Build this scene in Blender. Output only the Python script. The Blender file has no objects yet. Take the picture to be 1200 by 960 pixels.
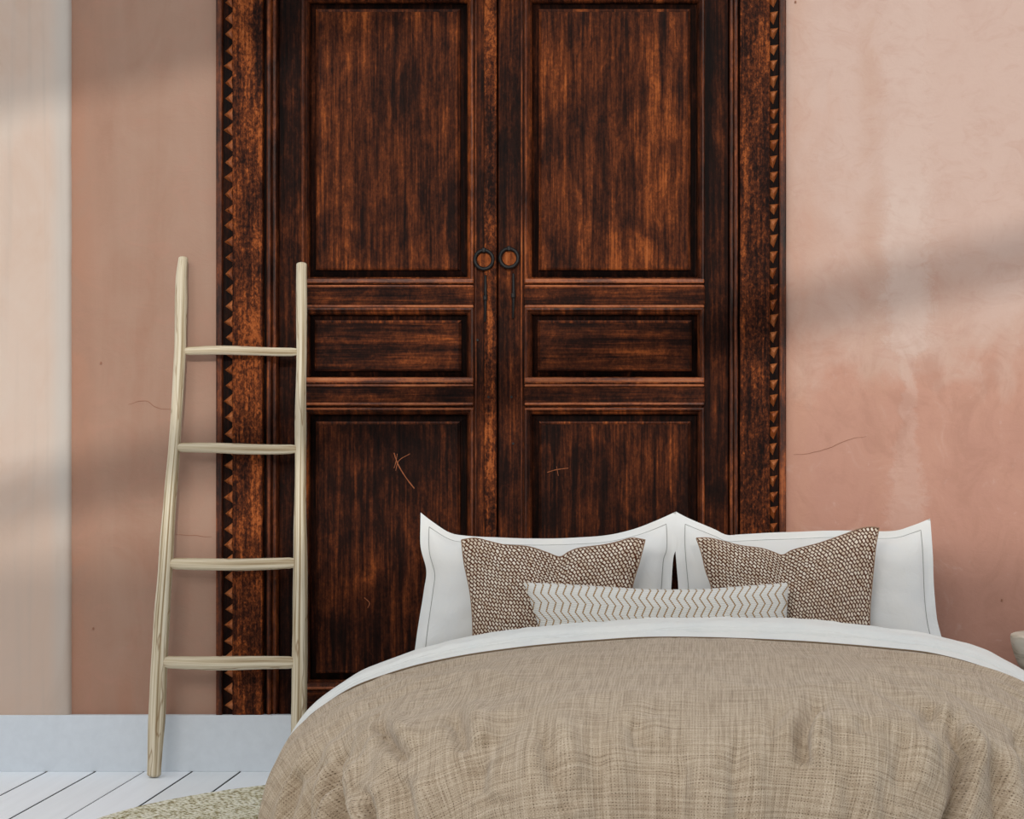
import bpy, bmesh, math, random
from mathutils import Vector, noise
random.seed(7)
C = bpy.context.scene.collection
scn = bpy.context.scene

# ------------------------------------------------------------------ camera, world, lights, exposure
FPX, VX, VY, CD, CH = 2450.0, 822.0, 513.0, 7.0, 1.114      # focal length (px), vanishing point, distance, height
cam = bpy.data.objects.new('camera', bpy.data.cameras.new('camera'))
C.objects.link(cam); scn.camera = cam
cam.location = (0, -CD, CH); cam.rotation_euler = (math.pi/2, 0, 0)
cam.data.sensor_fit = 'HORIZONTAL'; cam.data.sensor_width = 36
cam.data.lens = FPX/1200*36
cam.data.shift_x = (600-VX)/1200; cam.data.shift_y = (VY-480)/1200
cam.data.clip_end = 100

world = bpy.data.worlds.new('world'); scn.world = world
world.use_nodes = True
wt = world.node_tree; bg = wt.nodes['Background']              # plain overcast sky: brighter overhead than at the horizon
tc = wt.nodes.new('ShaderNodeTexCoord'); sp = wt.nodes.new('ShaderNodeSeparateXYZ'); rp = wt.nodes.new('ShaderNodeValToRGB')
wt.links.new(tc.outputs['Generated'], sp.inputs[0]); wt.links.new(sp.outputs[2], rp.inputs[0]); wt.links.new(rp.outputs[0], bg.inputs[0])
rp.color_ramp.elements[0].position = 0.0; rp.color_ramp.elements[0].color = (0.34, 0.355, 0.37, 1)
rp.color_ramp.elements[1].position = 1.0; rp.color_ramp.elements[1].color = (0.93, 0.97, 1.0, 1)
bg.inputs[1].default_value = 1.12

SUN_L = Vector((-0.18, 1.0, -0.28))                            # direction the daylight travels
sun = bpy.data.objects.new('sun', bpy.data.lights.new('sun', 'SUN'))
C.objects.link(sun); sun.rotation_euler = SUN_L.to_track_quat('-Z', 'Y').to_euler()
sun.location = (-3, -9, 6)
sun.data.energy = 1.20; sun.data.angle = math.radians(1.5); sun.data.color = (1.0, 0.95, 0.88)
key = bpy.data.objects.new('soft_key_light', bpy.data.lights.new('soft_key_light', 'AREA'))  # soft key lamp added at upper left to shape the bed
C.objects.link(key); key.location = (-2.4, -8.6, 5.0)
key.rotation_euler = (Vector((0.2, -1.1, 0.4))-Vector(key.location)).to_track_quat('-Z', 'Y').to_euler()
key.data.shape = 'RECTANGLE'; key.data.size = 3.4; key.data.size_y = 3.0
key.data.energy = 250; key.data.color = (1.0, 0.97, 0.93)
scn.view_settings.view_transform = 'Standard'
scn.view_settings.look = 'None'
scn.view_settings.exposure = 0.03
scn.view_settings.gamma = 1.0
scn.view_settings.use_curve_mapping = False

# ------------------------------------------------------------------ helpers
def wx(px): return (px-VX)/350.0                              # photo pixel -> metres on the wall plane
def wz(py): return CH-(py-VY)/350.0
def at(px, py, dist):                                         # point seen at a pixel, dist metres ahead of the camera
    return Vector(((px-VX)/FPX*dist, dist-CD, CH-(py-VY)/FPX*dist))

def obj(name, bm, mat=None, parent=None, smooth=False):
    me = bpy.data.meshes.new(name)
    if isinstance(bm, bmesh.types.BMesh):
        bmesh.ops.recalc_face_normals(bm, faces=bm.faces[:])
        bm.to_mesh(me); bm.free()
    else:
        me = bm
    if mat: me.materials.append(mat)
    if smooth:
        for p in me.polygons: p.use_smooth = True
    o = bpy.data.objects.new(name, me); C.objects.link(o)
    if parent: adopt(o, parent)
    return o
def wloc(o):
    l = Vector(o.location); p = o.parent
    while p: l += Vector(p.location); p = p.parent
    return l
def adopt(o, parent):
    l = Vector(o.location)
    o.parent = parent; o.location = l-wloc(parent)
def empty(name, loc):
    o = bpy.data.objects.new(name, None); C.objects.link(o); o.location = loc
    o.empty_display_size = 0.1
    return o
def tag(o, label=None, cat=None, group=None, kind=None):
    if label: o['label'] = label
    if cat: o['category'] = cat
    if group: o['group'] = group
    if kind: o['kind'] = kind
    return o

def add_box(bm, x0, x1, y0, y1, z0, z1, bev=0.0, seg=1):
    vs = [bm.verts.new((x, y, z)) for x in (x0, x1) for y in (y0, y1) for z in (z0, z1)]
    q = [(0,1,3,2), (4,6,7,5), (0,4,5,1), (2,3,7,6), (0,2,6,4), (1,5,7,3)]
    fs = [bm.faces.new([vs[i] for i in f]) for f in q]
    if bev:
        es = list({e for f in fs for e in f.edges})
        bmesh.ops.bevel(bm, geom=es, offset=bev, segments=seg, affect='EDGES', profile=0.5)
def box(x0, x1, y0, y1, z0, z1, bev=0.0, seg=1):
    bm = bmesh.new(); add_box(bm, x0, x1, y0, y1, z0, z1, bev, seg); return bm

def frame_sweep(x0, x1, z0, z1, prof):                        # prof: (inset from outer rectangle, y); mitred rectangular moulding
    bm = bmesh.new(); rings = []
    for ins, y in prof:
        rings.append([bm.verts.new(p) for p in ((x0+ins, y, z0+ins), (x1-ins, y, z0+ins), (x1-ins, y, z1-ins), (x0+ins, y, z1-ins))])
    for a, b in zip(rings, rings[1:]):
        for i in range(4):
            j = (i+1) % 4
            bm.faces.new((a[i], a[j], b[j], b[i]))
    return bm
def raised_panel(x0, x1, z0, z1, prof):
    bm = frame_sweep(x0, x1, z0, z1, prof)
    bm.verts.ensure_lookup_table()
    bm.faces.new(bm.verts[-4:])
    return bm

def catmull(pts, n):
    P = [Vector(p) for p in pts]
    P = [P[0]*2-P[1]]+P+[P[-1]*2-P[-2]]
    dense = []
    for i in range(1, len(P)-2):
        a, b, c, d = P[i-1:i+3]
        for k in range(16):
            t = k/16
            dense.append(0.5*((2*b)+(-a+c)*t+(2*a-5*b+4*c-d)*t*t+(-a+3*b-3*c+d)*t**3))
    dense.append(P[-2])
    return resample(dense, n)
def resample(pts, n):
    L = [0.0]
    for a, b in zip(pts, pts[1:]): L.append(L[-1]+(b-a).length)
    out = []; j = 0
    for i in range(n):
        s = L[-1]*i/(n-1)
        while j < len(L)-2 and L[j+1] < s: j += 1
        t = 0 if L[j+1] == L[j] else (s-L[j])/(L[j+1]-L[j])
        out.append(pts[j].lerp(pts[j+1], min(1, max(0, t))))
    return out

def tube(pts, radii, n=12, cap=True, wob=0.0, seed=0, step=None, dome=True):
    """closed tube along pts with uv: u around (m), v along (m)"""
    P = [Vector(p) for p in pts]
    if step:
        m = max(4, int(sum((b-a).length for a, b in zip(P, P[1:]))/step))
        A = catmull([tuple(p)+(r,) for p, r in zip(P, radii)], m) if False else None
        Q = [Vector((p.x, p.y, p.z)) for p in P]
        dense = catmull(Q, m)
        # interpolate the radii by arc length
        L = [0]
        for a, b in zip(P, P[1:]): L.append(L[-1]+(b-a).length)
        rr = []
        for i in range(m):
            s = L[-1]*i/(m-1); j = 0
            while j < len(L)-2 and L[j+1] < s: j += 1
            t = (s-L[j])/(L[j+1]-L[j]); t = t*t*(3-2*t)
            rr.append(radii[j]*(1-t)+radii[j+1]*t)
        P, radii = dense, rr
    bm = bmesh.new(); uv = bm.loops.layers.uv.new('UVMap')
    rings = []; vv = []; s = 0
    ends = []
    if dome:
        k = 4
        ex = []
        d0 = (P[0]-P[1]).normalized(); d1 = (P[-1]-P[-2]).normalized()
        pre = [(P[0]+d0*radii[0]*0.45*math.sin(math.pi/2*i/k), radii[0]*math.cos(math.pi/2*i/k*0.96)) for i in range(k, 0, -1)]
        post = [(P[-1]+d1*radii[-1]*0.45*math.sin(math.pi/2*i/k), radii[-1]*math.cos(math.pi/2*i/k*0.96)) for i in range(1, k+1)]
        P = [p for p, r in pre]+P+[p for p, r in post]
        radii = [r for p, r in pre]+list(radii)+[r for p, r in post]
    for i, p in enumerate(P):
        d = (P[min(i+1, len(P)-1)]-P[max(i-1, 0)]).normalized()
        a = d.cross(Vector((0.0, 1.0, 0.01))).normalized() if abs(d.y) < 0.9 else d.cross(Vector((0, 0, 1))).normalized()
        b = d.cross(a).normalized()
        if i: s += (P[i]-P[i-1]).length
        ring = []
        for j in range(n):
            t = 2*math.pi*j/n
            w = 1+wob*noise.noise(Vector((math.cos(t)*1.2+seed, math.sin(t)*1.2, s*6+seed)))
            ring.append(bm.verts.new(p+(a*math.cos(t)+b*math.sin(t))*radii[i]*w))
        rings.append(ring); vv.append(s)
    R = max(radii)
    for i in range(len(rings)-1):
        for j in range(n):
            k = (j+1) % n
            f = bm.faces.new((rings[i][j], rings[i][k], rings[i+1][k], rings[i+1][j]))
            u0, u1 = j/n*6.28*R, (j+1)/n*6.28*R
            for l, q in zip(f.loops, ((u0, vv[i]), (u1, vv[i]), (u1, vv[i+1]), (u0, vv[i+1]))): l[uv].uv = q
    if cap:
        bm.faces.new(rings[0]); bm.faces.new(rings[-1])
    return bm

def lathe(prof, n=48, cx=0, cy=0):
    bm = bmesh.new(); rings = []
    for r, z in prof:
        rings.append([bm.verts.new((cx+r*math.cos(2*math.pi*j/n), cy+r*math.sin(2*math.pi*j/n), z)) for j in range(n)])
    for a, b in zip(rings, rings[1:]):
        for j in range(n):
            k = (j+1) % n
            bm.faces.new((a[j], a[k], b[k], b[j]))
    bm.faces.new(rings[0]); bm.faces.new(rings[-1])
    return bm

# ------------------------------------------------------------------ node helpers
def srgb(r, g, b):
    f = lambda c: (c/255/12.92) if c/255 <= 0.04045 else ((c/255+0.055)/1.055)**2.4
    return (f(r), f(g), f(b), 1)
class N:
    def __init__(s, name):
        s.mat = bpy.data.materials.new(name); s.mat.use_nodes = True
        s.t = s.mat.node_tree; s.t.nodes.clear()
        s.out = s.t.nodes.new('ShaderNodeOutputMaterial')
        s.b = s.t.nodes.new('ShaderNodeBsdfPrincipled')
        s.t.links.new(s.b.outputs[0], s.out.inputs[0])
    def new(s, typ, **kw):
        n = s.t.nodes.new(typ)
        for k, v in kw.items(): setattr(n, k, v)
        return n
    def put(s, sock, v):
        if hasattr(v, 'is_output') or isinstance(v, bpy.types.NodeSocket): s.t.links.new(v, sock)
        else: sock.default_value = v
    def m(s, op, a, b=0.0, c=None, clamp=False):
        n = s.new('ShaderNodeMath', operation=op, use_clamp=clamp)
        s.put(n.inputs[0], a); s.put(n.inputs[1], b)
        if c is not None: s.put(n.inputs[2], c)
        return n.outputs[0]
    def pos(s): return s.new('ShaderNodeNewGeometry').outputs['Position']
    def uv(s): return s.new('ShaderNodeUVMap', uv_map='UVMap').outputs[0]
    def xyz(s, v):
        n = s.new('ShaderNodeSeparateXYZ'); s.put(n.inputs[0], v); return n.outputs
    def comb(s, x, y, z=0.0):
        n = s.new('ShaderNodeCombineXYZ'); s.put(n.inputs[0], x); s.put(n.inputs[1], y); s.put(n.inputs[2], z); return n.outputs[0]
    def map(s, v, scale=(1, 1, 1), loc=(0, 0, 0), rot=(0, 0, 0)):
        n = s.new('ShaderNodeMapping'); s.put(n.inputs['Vector'], v)
        n.inputs['Scale'].default_value = scale; n.inputs['Location'].default_value = loc; n.inputs['Rotation'].default_value = rot
        return n.outputs[0]
    def noise(s, v, scale=1.0, detail=4, rough=0.55, dist=0.0):
        n = s.new('ShaderNodeTexNoise'); s.put(n.inputs['Vector'], v)
        n.inputs['Scale'].default_value = scale; n.inputs['Detail'].default_value = detail
        n.inputs['Roughness'].default_value = rough; n.inputs['Distortion'].default_value = dist
        return n.outputs[0]
    def ramp(s, f, stops, interp='LINEAR'):
        n = s.new('ShaderNodeValToRGB'); s.put(n.inputs[0], f)
        cr = n.color_ramp; cr.interpolation = interp
        while len(cr.elements) < len(stops): cr.elements.new(0.5)
        for e, (p, c) in zip(cr.elements, stops):
            e.position = p; e.color = c if len(c) == 4 else tuple(c)+(1,)
        return n.outputs[0]
    def step(s, f, lo, hi):
        n = s.new('ShaderNodeMapRange', interpolation_type='SMOOTHSTEP'); s.put(n.inputs[0], f)
        s.put(n.inputs[1], lo); s.put(n.inputs[2], hi); n.inputs[3].default_value = 0; n.inputs[4].default_value = 1
        return n.outputs[0]
    def mix(s, f, a, b, mode='MIX'):
        n = s.new('ShaderNodeMix', data_type='RGBA', blend_type=mode)
        s.put(n.inputs[0], f); s.put(n.inputs[6], a); s.put(n.inputs[7], b)
        return n.outputs[2]
    def bump(s, h, strength=0.3, dist=0.002, normal=None):
        n = s.new('ShaderNodeBump'); s.put(n.inputs['Height'], h)
        n.inputs['Strength'].default_value = strength; n.inputs['Distance'].default_value = dist
        if normal is not None: s.put(n.inputs['Normal'], normal)
        return n.outputs[0]
    def scale(s, col, k):
        return s.mix(1.0, col, (k, k, k, 1), 'MULTIPLY')
    def fin(s, col, rough=0.6, normal=None, spec=0.5, **kw):
        s.put(s.b.inputs['Base Color'], col); s.put(s.b.inputs['Roughness'], rough)
        s.b.inputs['Specular IOR Level'].default_value = spec
        if normal is not None: s.put(s.b.inputs['Normal'], normal)
        for k, v in kw.items(): s.put(s.b.inputs[k], v)
        return s.mat

# ------------------------------------------------------------------ materials
def old_wood(name, horiz=False, bias=0.0, seed=0.0, rough=0.45, spec=0.05, speck=0.10):
    n = N(name); p = n.pos()
    sc = (1.3, 1, 34) if horiz else (34, 1, 1.3)
    sc2 = (4, 1, 110) if horiz else (110, 1, 4)
    streak = n.noise(n.map(p, sc, (seed, seed*2, seed*3)), 1, 5, 0.62, 0.35)
    fine = n.noise(n.map(p, sc2, (seed, 0, seed)), 1, 4, 0.65, 0.2)
    blot = n.noise(n.map(p, (5, 5, 3.2), (seed*1.7, 0, seed)), 1, 5, 0.62, 0.6)
    patch = n.noise(n.map(p, (14, 14, 26) if horiz else (26, 14, 9), (seed, 2, seed)), 1, 7, 0.72, 0.9)
    f = n.m('ADD', n.m('MULTIPLY', streak, 0.42), n.m('MULTIPLY', fine, 0.34))
    f = n.m('ADD', f, n.m('MULTIPLY', blot, 0.42))
    f = n.m('ADD', f, n.m('MULTIPLY', patch, 0.30))
    f = n.m('ADD', f, n.m('MULTIPLY', n.m('SUBTRACT', n.noise(n.map(p, (120, 60, 75)), 1, 4, 0.7, 0.5), 0.5), speck*2.2))
    f = n.m('ADD', f, bias-0.24)
    col = n.ramp(f, [(0.34, srgb(18, 9, 7)), (0.44, srgb(40, 19, 12)), (0.51, srgb(70, 34, 19)), (0.58, srgb(104, 52, 27)), (0.66, srgb(160, 84, 40)), (0.8, srgb(190, 114, 66))])
    h = n.m('ADD', n.m('MULTIPLY', fine, 0.6), n.m('MULTIPLY', streak, 0.8))
    nr = n.bump(h, 0.55, 0.004)
    r = n.m('ADD', rough-0.05, n.m('MULTIPLY', blot, 0.25))
    return n.fin(n.scale(col, 0.84), r, nr, spec)
W_V = old_wood('door_wood_vertical', seed=3.1, bias=-0.005)
W_F = old_wood('door_wood_field', seed=8.4, bias=0.02)
W_F2 = old_wood('door_wood_lower_field', seed=1.9, bias=-0.035)
W_H = old_wood('door_wood_horizontal', True, seed=5.2, bias=-0.01)
W_C = old_wood('casing_wood', seed=11.3, bias=0.03, speck=0.26)
W_M = old_wood('moulding_wood', seed=6.6, bias=0.045, rough=0.36, spec=0.2)  # lighter tone stands in for highlights on beads and mouldings
W_S = old_wood('shaded_stile_wood', seed=12.7, bias=-0.055)  # darker tone paints the casing's shade onto the outer stiles
W_L = old_wood('lip_highlight_wood', True, seed=7.7, bias=0.15, rough=0.36, spec=0.4)  # pale tone paints the bright highlight lines along the rails
W_D = old_wood('dark_rebate_wood', seed=2.2, bias=-0.11)  # extra-dark tone puts recess shade into the colour
W_T = old_wood('carved_wood', seed=9.9, bias=0.21, rough=0.36, spec=0.45)

def plaster():
    n = N('pink_plaster'); p = n.pos(); x, _, z = n.xyz(p)
    big = n.noise(n.map(p, (1, 1, 1), (4, 0, 2)), 1.5, 4, 0.55, 0.5)
    mid = n.noise(n.map(p, (1, 1, 0.6), (1, 0, 7)), 5.0, 6, 0.62, 0.9)
    fine = n.noise(p, 38, 4, 0.6, 0.5)
    vert = n.noise(n.map(p, (9, 1, 0.7)), 1, 4, 0.6, 0.6)
    # right of the door: pale upper coat over warmer salmon plaster lower down
    f = n.m('ADD', n.m('MULTIPLY', n.m('SUBTRACT', z, 1.35), 0.75), n.m('MULTIPLY', n.m('SUBTRACT', big, 0.5), 1.6))
    f = n.m('ADD', f, n.m('MULTIPLY', n.m('SUBTRACT', mid, 0.5), 0.9))
    right = n.ramp(n.m('ADD', f, 0.5), [(0.0, srgb(204, 154, 135)), (0.35, srgb(212, 162, 141)), (0.6, srgb(218, 180, 162)), (1.0, srgb(224, 193, 178))])
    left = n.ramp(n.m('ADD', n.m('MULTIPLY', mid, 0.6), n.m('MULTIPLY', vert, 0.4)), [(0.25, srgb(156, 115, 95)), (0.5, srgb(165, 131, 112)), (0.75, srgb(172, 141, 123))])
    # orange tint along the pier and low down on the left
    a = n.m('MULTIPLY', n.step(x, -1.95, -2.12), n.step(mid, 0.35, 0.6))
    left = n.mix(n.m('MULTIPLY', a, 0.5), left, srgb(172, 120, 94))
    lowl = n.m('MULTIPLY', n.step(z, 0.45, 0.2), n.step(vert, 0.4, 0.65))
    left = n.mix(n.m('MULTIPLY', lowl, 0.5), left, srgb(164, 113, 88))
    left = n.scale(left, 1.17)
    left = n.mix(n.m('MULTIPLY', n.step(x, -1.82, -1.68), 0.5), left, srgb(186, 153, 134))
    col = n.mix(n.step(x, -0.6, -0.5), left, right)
    # whitish run of lime down the right wall
    wob = n.m('MULTIPLY', n.m('SUBTRACT', n.noise(n.map(p, (1, 1, 3)), 3.5, 4, 0.6), 0.5), 0.10)
    cx = n.m('ADD', n.m('SUBTRACT', x, 0.69), wob)
    wide = n.m('ADD', 0.022, n.m('MULTIPLY', n.step(z, 1.38, 1.43), 0.045))
    wide = n.m('ADD', wide, n.m('MULTIPLY', n.step(z, 1.2, 0.9), 0.04))
    d = n.m('DIVIDE', n.m('ABSOLUTE', cx), wide)
    run = n.step(n.m('ADD', d, n.m('MULTIPLY', n.m('SUBTRACT', n.noise(p, 22, 5, 0.7, 1.0), 0.5), 2.0)), 1.45, 0.65)
    vis = n.m('ADD', 0.16, n.m('MULTIPLY', n.step(z, 2.1, 1.85), 0.40))
    vis = n.m('MULTIPLY', vis, n.m('SUBTRACT', 1.0, n.m('MULTIPLY', n.step(z, 1.42, 1.36), 0.60)))
    vis = n.m('MULTIPLY', vis, n.step(z, 0.5, 0.95))
    col = n.mix(n.m('MULTIPLY', run, vis), col, srgb(232, 209, 196))
    # brownish edge beside the run
    ed = n.m('MULTIPLY', n.step(n.m('ABSOLUTE', n.m('ADD', cx, 0.12)), 0.07, 0.0), n.step(mid, 0.4, 0.6))
    col = n.mix(n.m('MULTIPLY', ed, n.m('MULTIPLY', n.step(x, 0.2, 0.3), 0.35)), col, srgb(203, 158, 132))
    # warm stain beside the casing
    st = n.m('MULTIPLY', n.step(x, 0.40, 0.29), n.m('MULTIPLY', n.step(x, 0.2, 0.25), n.step(vert, 0.35, 0.6)))
    col = n.mix(n.m('MULTIPLY', st, 0.4), col, srgb(214, 165, 135))
    # fine pale scuffs low on the right
    sc = n.step(n.noise(n.map(p, (1, 1, 0.8), (3, 0, 5)), 14, 6, 0.7, 1.5), 0.60, 0.70)
    col = n.mix(n.m('MULTIPLY', sc, n.m('MULTIPLY', n.step(x, 0.3, 0.5), 0.30)), col, srgb(226, 196, 184))
    # trowel tone
    tr = n.noise(n.map(p, (1, 1, 1.6), (0, 0, 3)), 9, 6, 0.65, 1.6)
    col = n.mix(n.m('MULTIPLY', n.step(tr, 0.48, 0.72), 0.20), col, srgb(196, 144, 124))
    mo = n.noise(n.map(p, (1, 1, 0.8), (9, 0, 4)), 6.5, 7, 0.7, 1.2)
    col = n.mix(n.m('MULTIPLY', n.step(mo, 0.46, 0.66), n.m('ADD', 0.10, n.m('MULTIPLY', n.m('MULTIPLY', n.step(z, 1.6, 1.2), n.step(x, 0.2, 0.3)), 0.34))), col, srgb(188, 140, 120))
    col = n.mix(n.m('MULTIPLY', n.step(mo, 0.44, 0.28), n.m('MULTIPLY', n.step(x, 0.2, 0.3), 0.22)), col, srgb(230, 202, 188))
    h = n.m('ADD', n.m('MULTIPLY', fine, 0.3), n.m('MULTIPLY', tr, 1.0))
    h = n.m('ADD', h, n.m('MULTIPLY', run, 0.5))
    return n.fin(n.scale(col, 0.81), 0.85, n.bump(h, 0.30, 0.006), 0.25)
def pier_plaster():
    n = N('pale_plaster'); p = n.pos(); x, _, z = n.xyz(p)
    mid = n.noise(n.map(p, (1, 1, 0.6), (3, 0, 1)), 3.0, 5, 0.6, 0.8)
    v = n.noise(n.map(p, (22, 1, 0.8)), 1, 4, 0.6, 0.3)
    col = n.ramp(mid, [(0.3, srgb(214, 184, 164)), (0.5, srgb(220, 197, 181)), (0.7, srgb(221, 204, 190))])
    col = n.mix(n.m('MULTIPLY', n.step(x, -2.19, -2.13), 0.75), col, srgb(208, 200, 191))
    wl = n.m('MULTIPLY', n.step(z, 1.0, 0.7), n.m('ADD', 0.4, n.m('MULTIPLY', n.step(mid, 0.42, 0.6), 0.6)))
    col = n.mix(n.m('MULTIPLY', wl, 0.5), col, srgb(190, 162, 142))  # lower pier toned darker, painting in the broad shade there
    col = n.mix(n.m('MULTIPLY', n.step(v, 0.5, 0.7), 0.25), col, srgb(196, 180, 167))
    return n.fin(n.scale(col, 0.81), 0.85, n.bump(n.noise(p, 12, 6, 0.65, 1.0), 0.25, 0.005), 0.25)
PLASTER = plaster(); PIER = pier_plaster()

def white_paint(name, col=(196, 202, 207), grain=False):
    n = N(name); p = n.pos()
    info = n.new('ShaderNodeObjectInfo').outputs['Random']
    g = n.noise(n.map(p, (30, 1.6, 30)), 1, 5, 0.6, 0.3)
    c0 = srgb(*col); c1 = srgb(*[c-14 for c in col]); c2 = srgb(*[min(255, c+9) for c in col])
    c = n.mix(n.m('MULTIPLY', g, 0.7), c2, c1)
    if grain:
        c = n.mix(n.m('MULTIPLY', n.step(info, 0.2, 0.9), 0.35), c, srgb(206, 210, 208))
    return n.fin(c, 0.45, n.bump(g, 0.15, 0.002), 0.4)
BASE = white_paint('painted_skirting', (206, 212, 218))
PLANK = white_paint('painted_plank', (236, 241, 247), True)
GAP = N('dark_gap').fin(srgb(28, 26, 25), 0.9)

def pole_wood():
    n = N('peeled_pole_wood'); uv = n.uv()
    w = n.noise(n.map(uv, (12, 0.9, 1)), 1, 3, 0.5, 0.5)
    lines = n.noise(n.map(uv, (75, 0.9, 1), (0.3, 0.4, 0)), 1, 4, 0.6, 0.7)
    rings = n.m('FRACT', n.m('MULTIPLY', n.m('ADD', w, n.m('MULTIPLY', n.noise(uv, 5, 2), 0.25)), 10))
    dark = n.m('MULTIPLY', n.step(n.m('ABSOLUTE', n.m('SUBTRACT', rings, 0.5)), 0.13, 0.0), n.step(n.noise(n.map(uv, (10, 2.5, 1), (5, 1, 0)), 1, 3), 0.34, 0.52))
    col = n.ramp(lines, [(0.36, srgb(140, 118, 84)), (0.47, srgb(196, 181, 153)), (0.6, srgb(222, 212, 190))])
    col = n.mix(n.m('MULTIPLY', dark, 0.70), col, srgb(136, 106, 70))
    kn = n.new('ShaderNodeTexVoronoi'); n.put(kn.inputs['Vector'], n.map(uv, (9, 5, 1))); kn.inputs['Scale'].default_value = 1
    col = n.mix(n.m('MULTIPLY', n.step(kn.outputs['Distance'], 0.09, 0.03), 0.75), col, srgb(112, 80, 48))
    return n.fin(col, 0.62, n.bump(lines, 0.4, 0.003), 0.3)
POLE = pole_wood()

def cloth(name, col, col2=None, s=900, rough=0.9, wr=0.0):
    n = N(name); p = n.pos()
    f = n.noise(p, 6, 5, 0.6)
    c = n.mix(n.step(f, 0.35, 0.65), srgb(*col), srgb(*(col2 or col)))
    h = n.noise(p, s, 2, 0.5)
    nr = n.bump(h, 0.12, 0.001)
    if wr:
        nr = n.bump(n.noise(n.map(p, (1, 1, 1)), 9, 4, 0.55, 0.9), wr, 0.02, nr)
    return n.fin(c, rough, nr, 0.15, **{'Sheen Weight': 0.15})
WHITE = cloth('white_cotton', (222, 223, 222), (226, 225, 221), wr=0.22)
WHITE_S = cloth('white_sheet_cotton', (220, 222, 220), (226, 226, 222), wr=0.5)
SEAM = cloth('grey_stitching', (150, 150, 146))
MATT = cloth('mattress_cotton', (214, 214, 210))

def linen():
    n = N('coarse_linen'); uv = n.uv(); x, y, _ = n.xyz(uv)
    K = 1/0.0070
    wob = n.noise(uv, 25, 2)
    xs = n.m('ADD', n.m('MULTIPLY', x, K), n.m('MULTIPLY', wob, 0.5)); ys = n.m('ADD', n.m('MULTIPLY', y, K), n.m('MULTIPLY', wob, 0.5))
    sx = n.m('SINE', n.m('MULTIPLY', xs, 6.2832)); sy = n.m('SINE', n.m('MULTIPLY', ys, 6.2832))
    weave = n.m('MULTIPLY', sx, sy)
    wx_ = n.noise(n.map(uv, (150, 5, 1)), 1, 3, 0.6)
    wy_ = n.noise(n.map(uv, (5, 150, 1), (3, 1, 0)), 1, 3, 0.6)
    slub = n.m('MAXIMUM', n.step(wx_, 0.60, 0.74), n.step(wy_, 0.60, 0.74))
    thr = n.m('ADD', n.m('MULTIPLY', wx_, 0.5), n.m('MULTIPLY', wy_, 0.5))
    gr = n.noise(uv, 420, 2, 0.6)
    hole = n.m('MULTIPLY', n.step(sx, 0.15, 0.9), n.step(sy, 0.15, 0.9))
    hole = n.m('MULTIPLY', hole, n.step(n.noise(uv, 60, 4, 0.7), 0.36, 0.66))
    f = n.m('ADD', n.m('MULTIPLY', hole, -0.30), n.m('MULTIPLY', thr, 0.62))
    f = n.m('ADD', f, n.m('MULTIPLY', gr, 0.42))
    col = n.ramp(f, [(0.24, srgb(80, 64, 46)), (0.38, srgb(134, 115, 93)), (0.50, srgb(174, 155, 132)), (0.66, srgb(212, 196, 174))])
    col = n.mix(n.m('MULTIPLY', slub, 0.16), col, srgb(122, 100, 76))
    # a few long dark slubs across
    sl = n.step(n.noise(n.map(uv, (1.6, 210, 1), (7, 2, 0)), 1, 2, 0.5), 0.70, 0.76)
    col = n.mix(n.m('MULTIPLY', sl, 0.5), col, srgb(98, 76, 54))
    h = n.m('ADD', n.m('MULTIPLY', hole, -0.8), n.m('ADD', thr, gr))
    return n.fin(col, 0.95, n.bump(h, 0.5, 0.003), 0.1, **{'Sheen Weight': 0.2})
LINEN = linen()

def basket():
    n = N('brown_and_cream_basket_weave'); uv = n.uv()
    x, y, _ = n.xyz(uv)
    d = n.new('ShaderNodeTexNoise'); n.put(d.inputs['Vector'], n.map(uv, (45, 45, 1))); d.inputs['Scale'].default_value = 1
    off = n.m('MULTIPLY', n.m('SUBTRACT', d.outputs[0], 0.5), 0.010)
    v = n.comb(n.m('ADD', x, off), n.m('ADD', y, off))
    b = n.new('ShaderNodeTexBrick'); b.offset = 0.5; b.offset_frequency = 2
    n.put(b.inputs['Vector'], n.map(v, (1, 1, 1), rot=(0, 0, math.radians(52))))
    b.inputs['Scale'].default_value = 1
    b.inputs['Brick Width'].default_value = 0.0155; b.inputs['Row Height'].default_value = 0.0098
    b.inputs['Mortar Size'].default_value = 0.0022; b.inputs['Mortar Smooth'].default_value = 0.35
    b.inputs['Color1'].default_value = srgb(236, 226, 210); b.inputs['Color2'].default_value = srgb(208, 190, 168)
    b.inputs['Mortar'].default_value = srgb(94, 55, 36)
    fac = b.outputs['Fac']
    col = b.outputs['Color']
    h = n.m('SUBTRACT', 1.0, fac)
    return n.fin(col, 0.95, n.bump(h, 0.8, 0.006), 0.1)
BASKET = basket()
EDGE_SHADE = cloth('dark_edge_shade', (116, 98, 78))  # colour of the painted shadow line beside the sheet
PIPE = cloth('brown_piping', (150, 122, 100))

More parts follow.
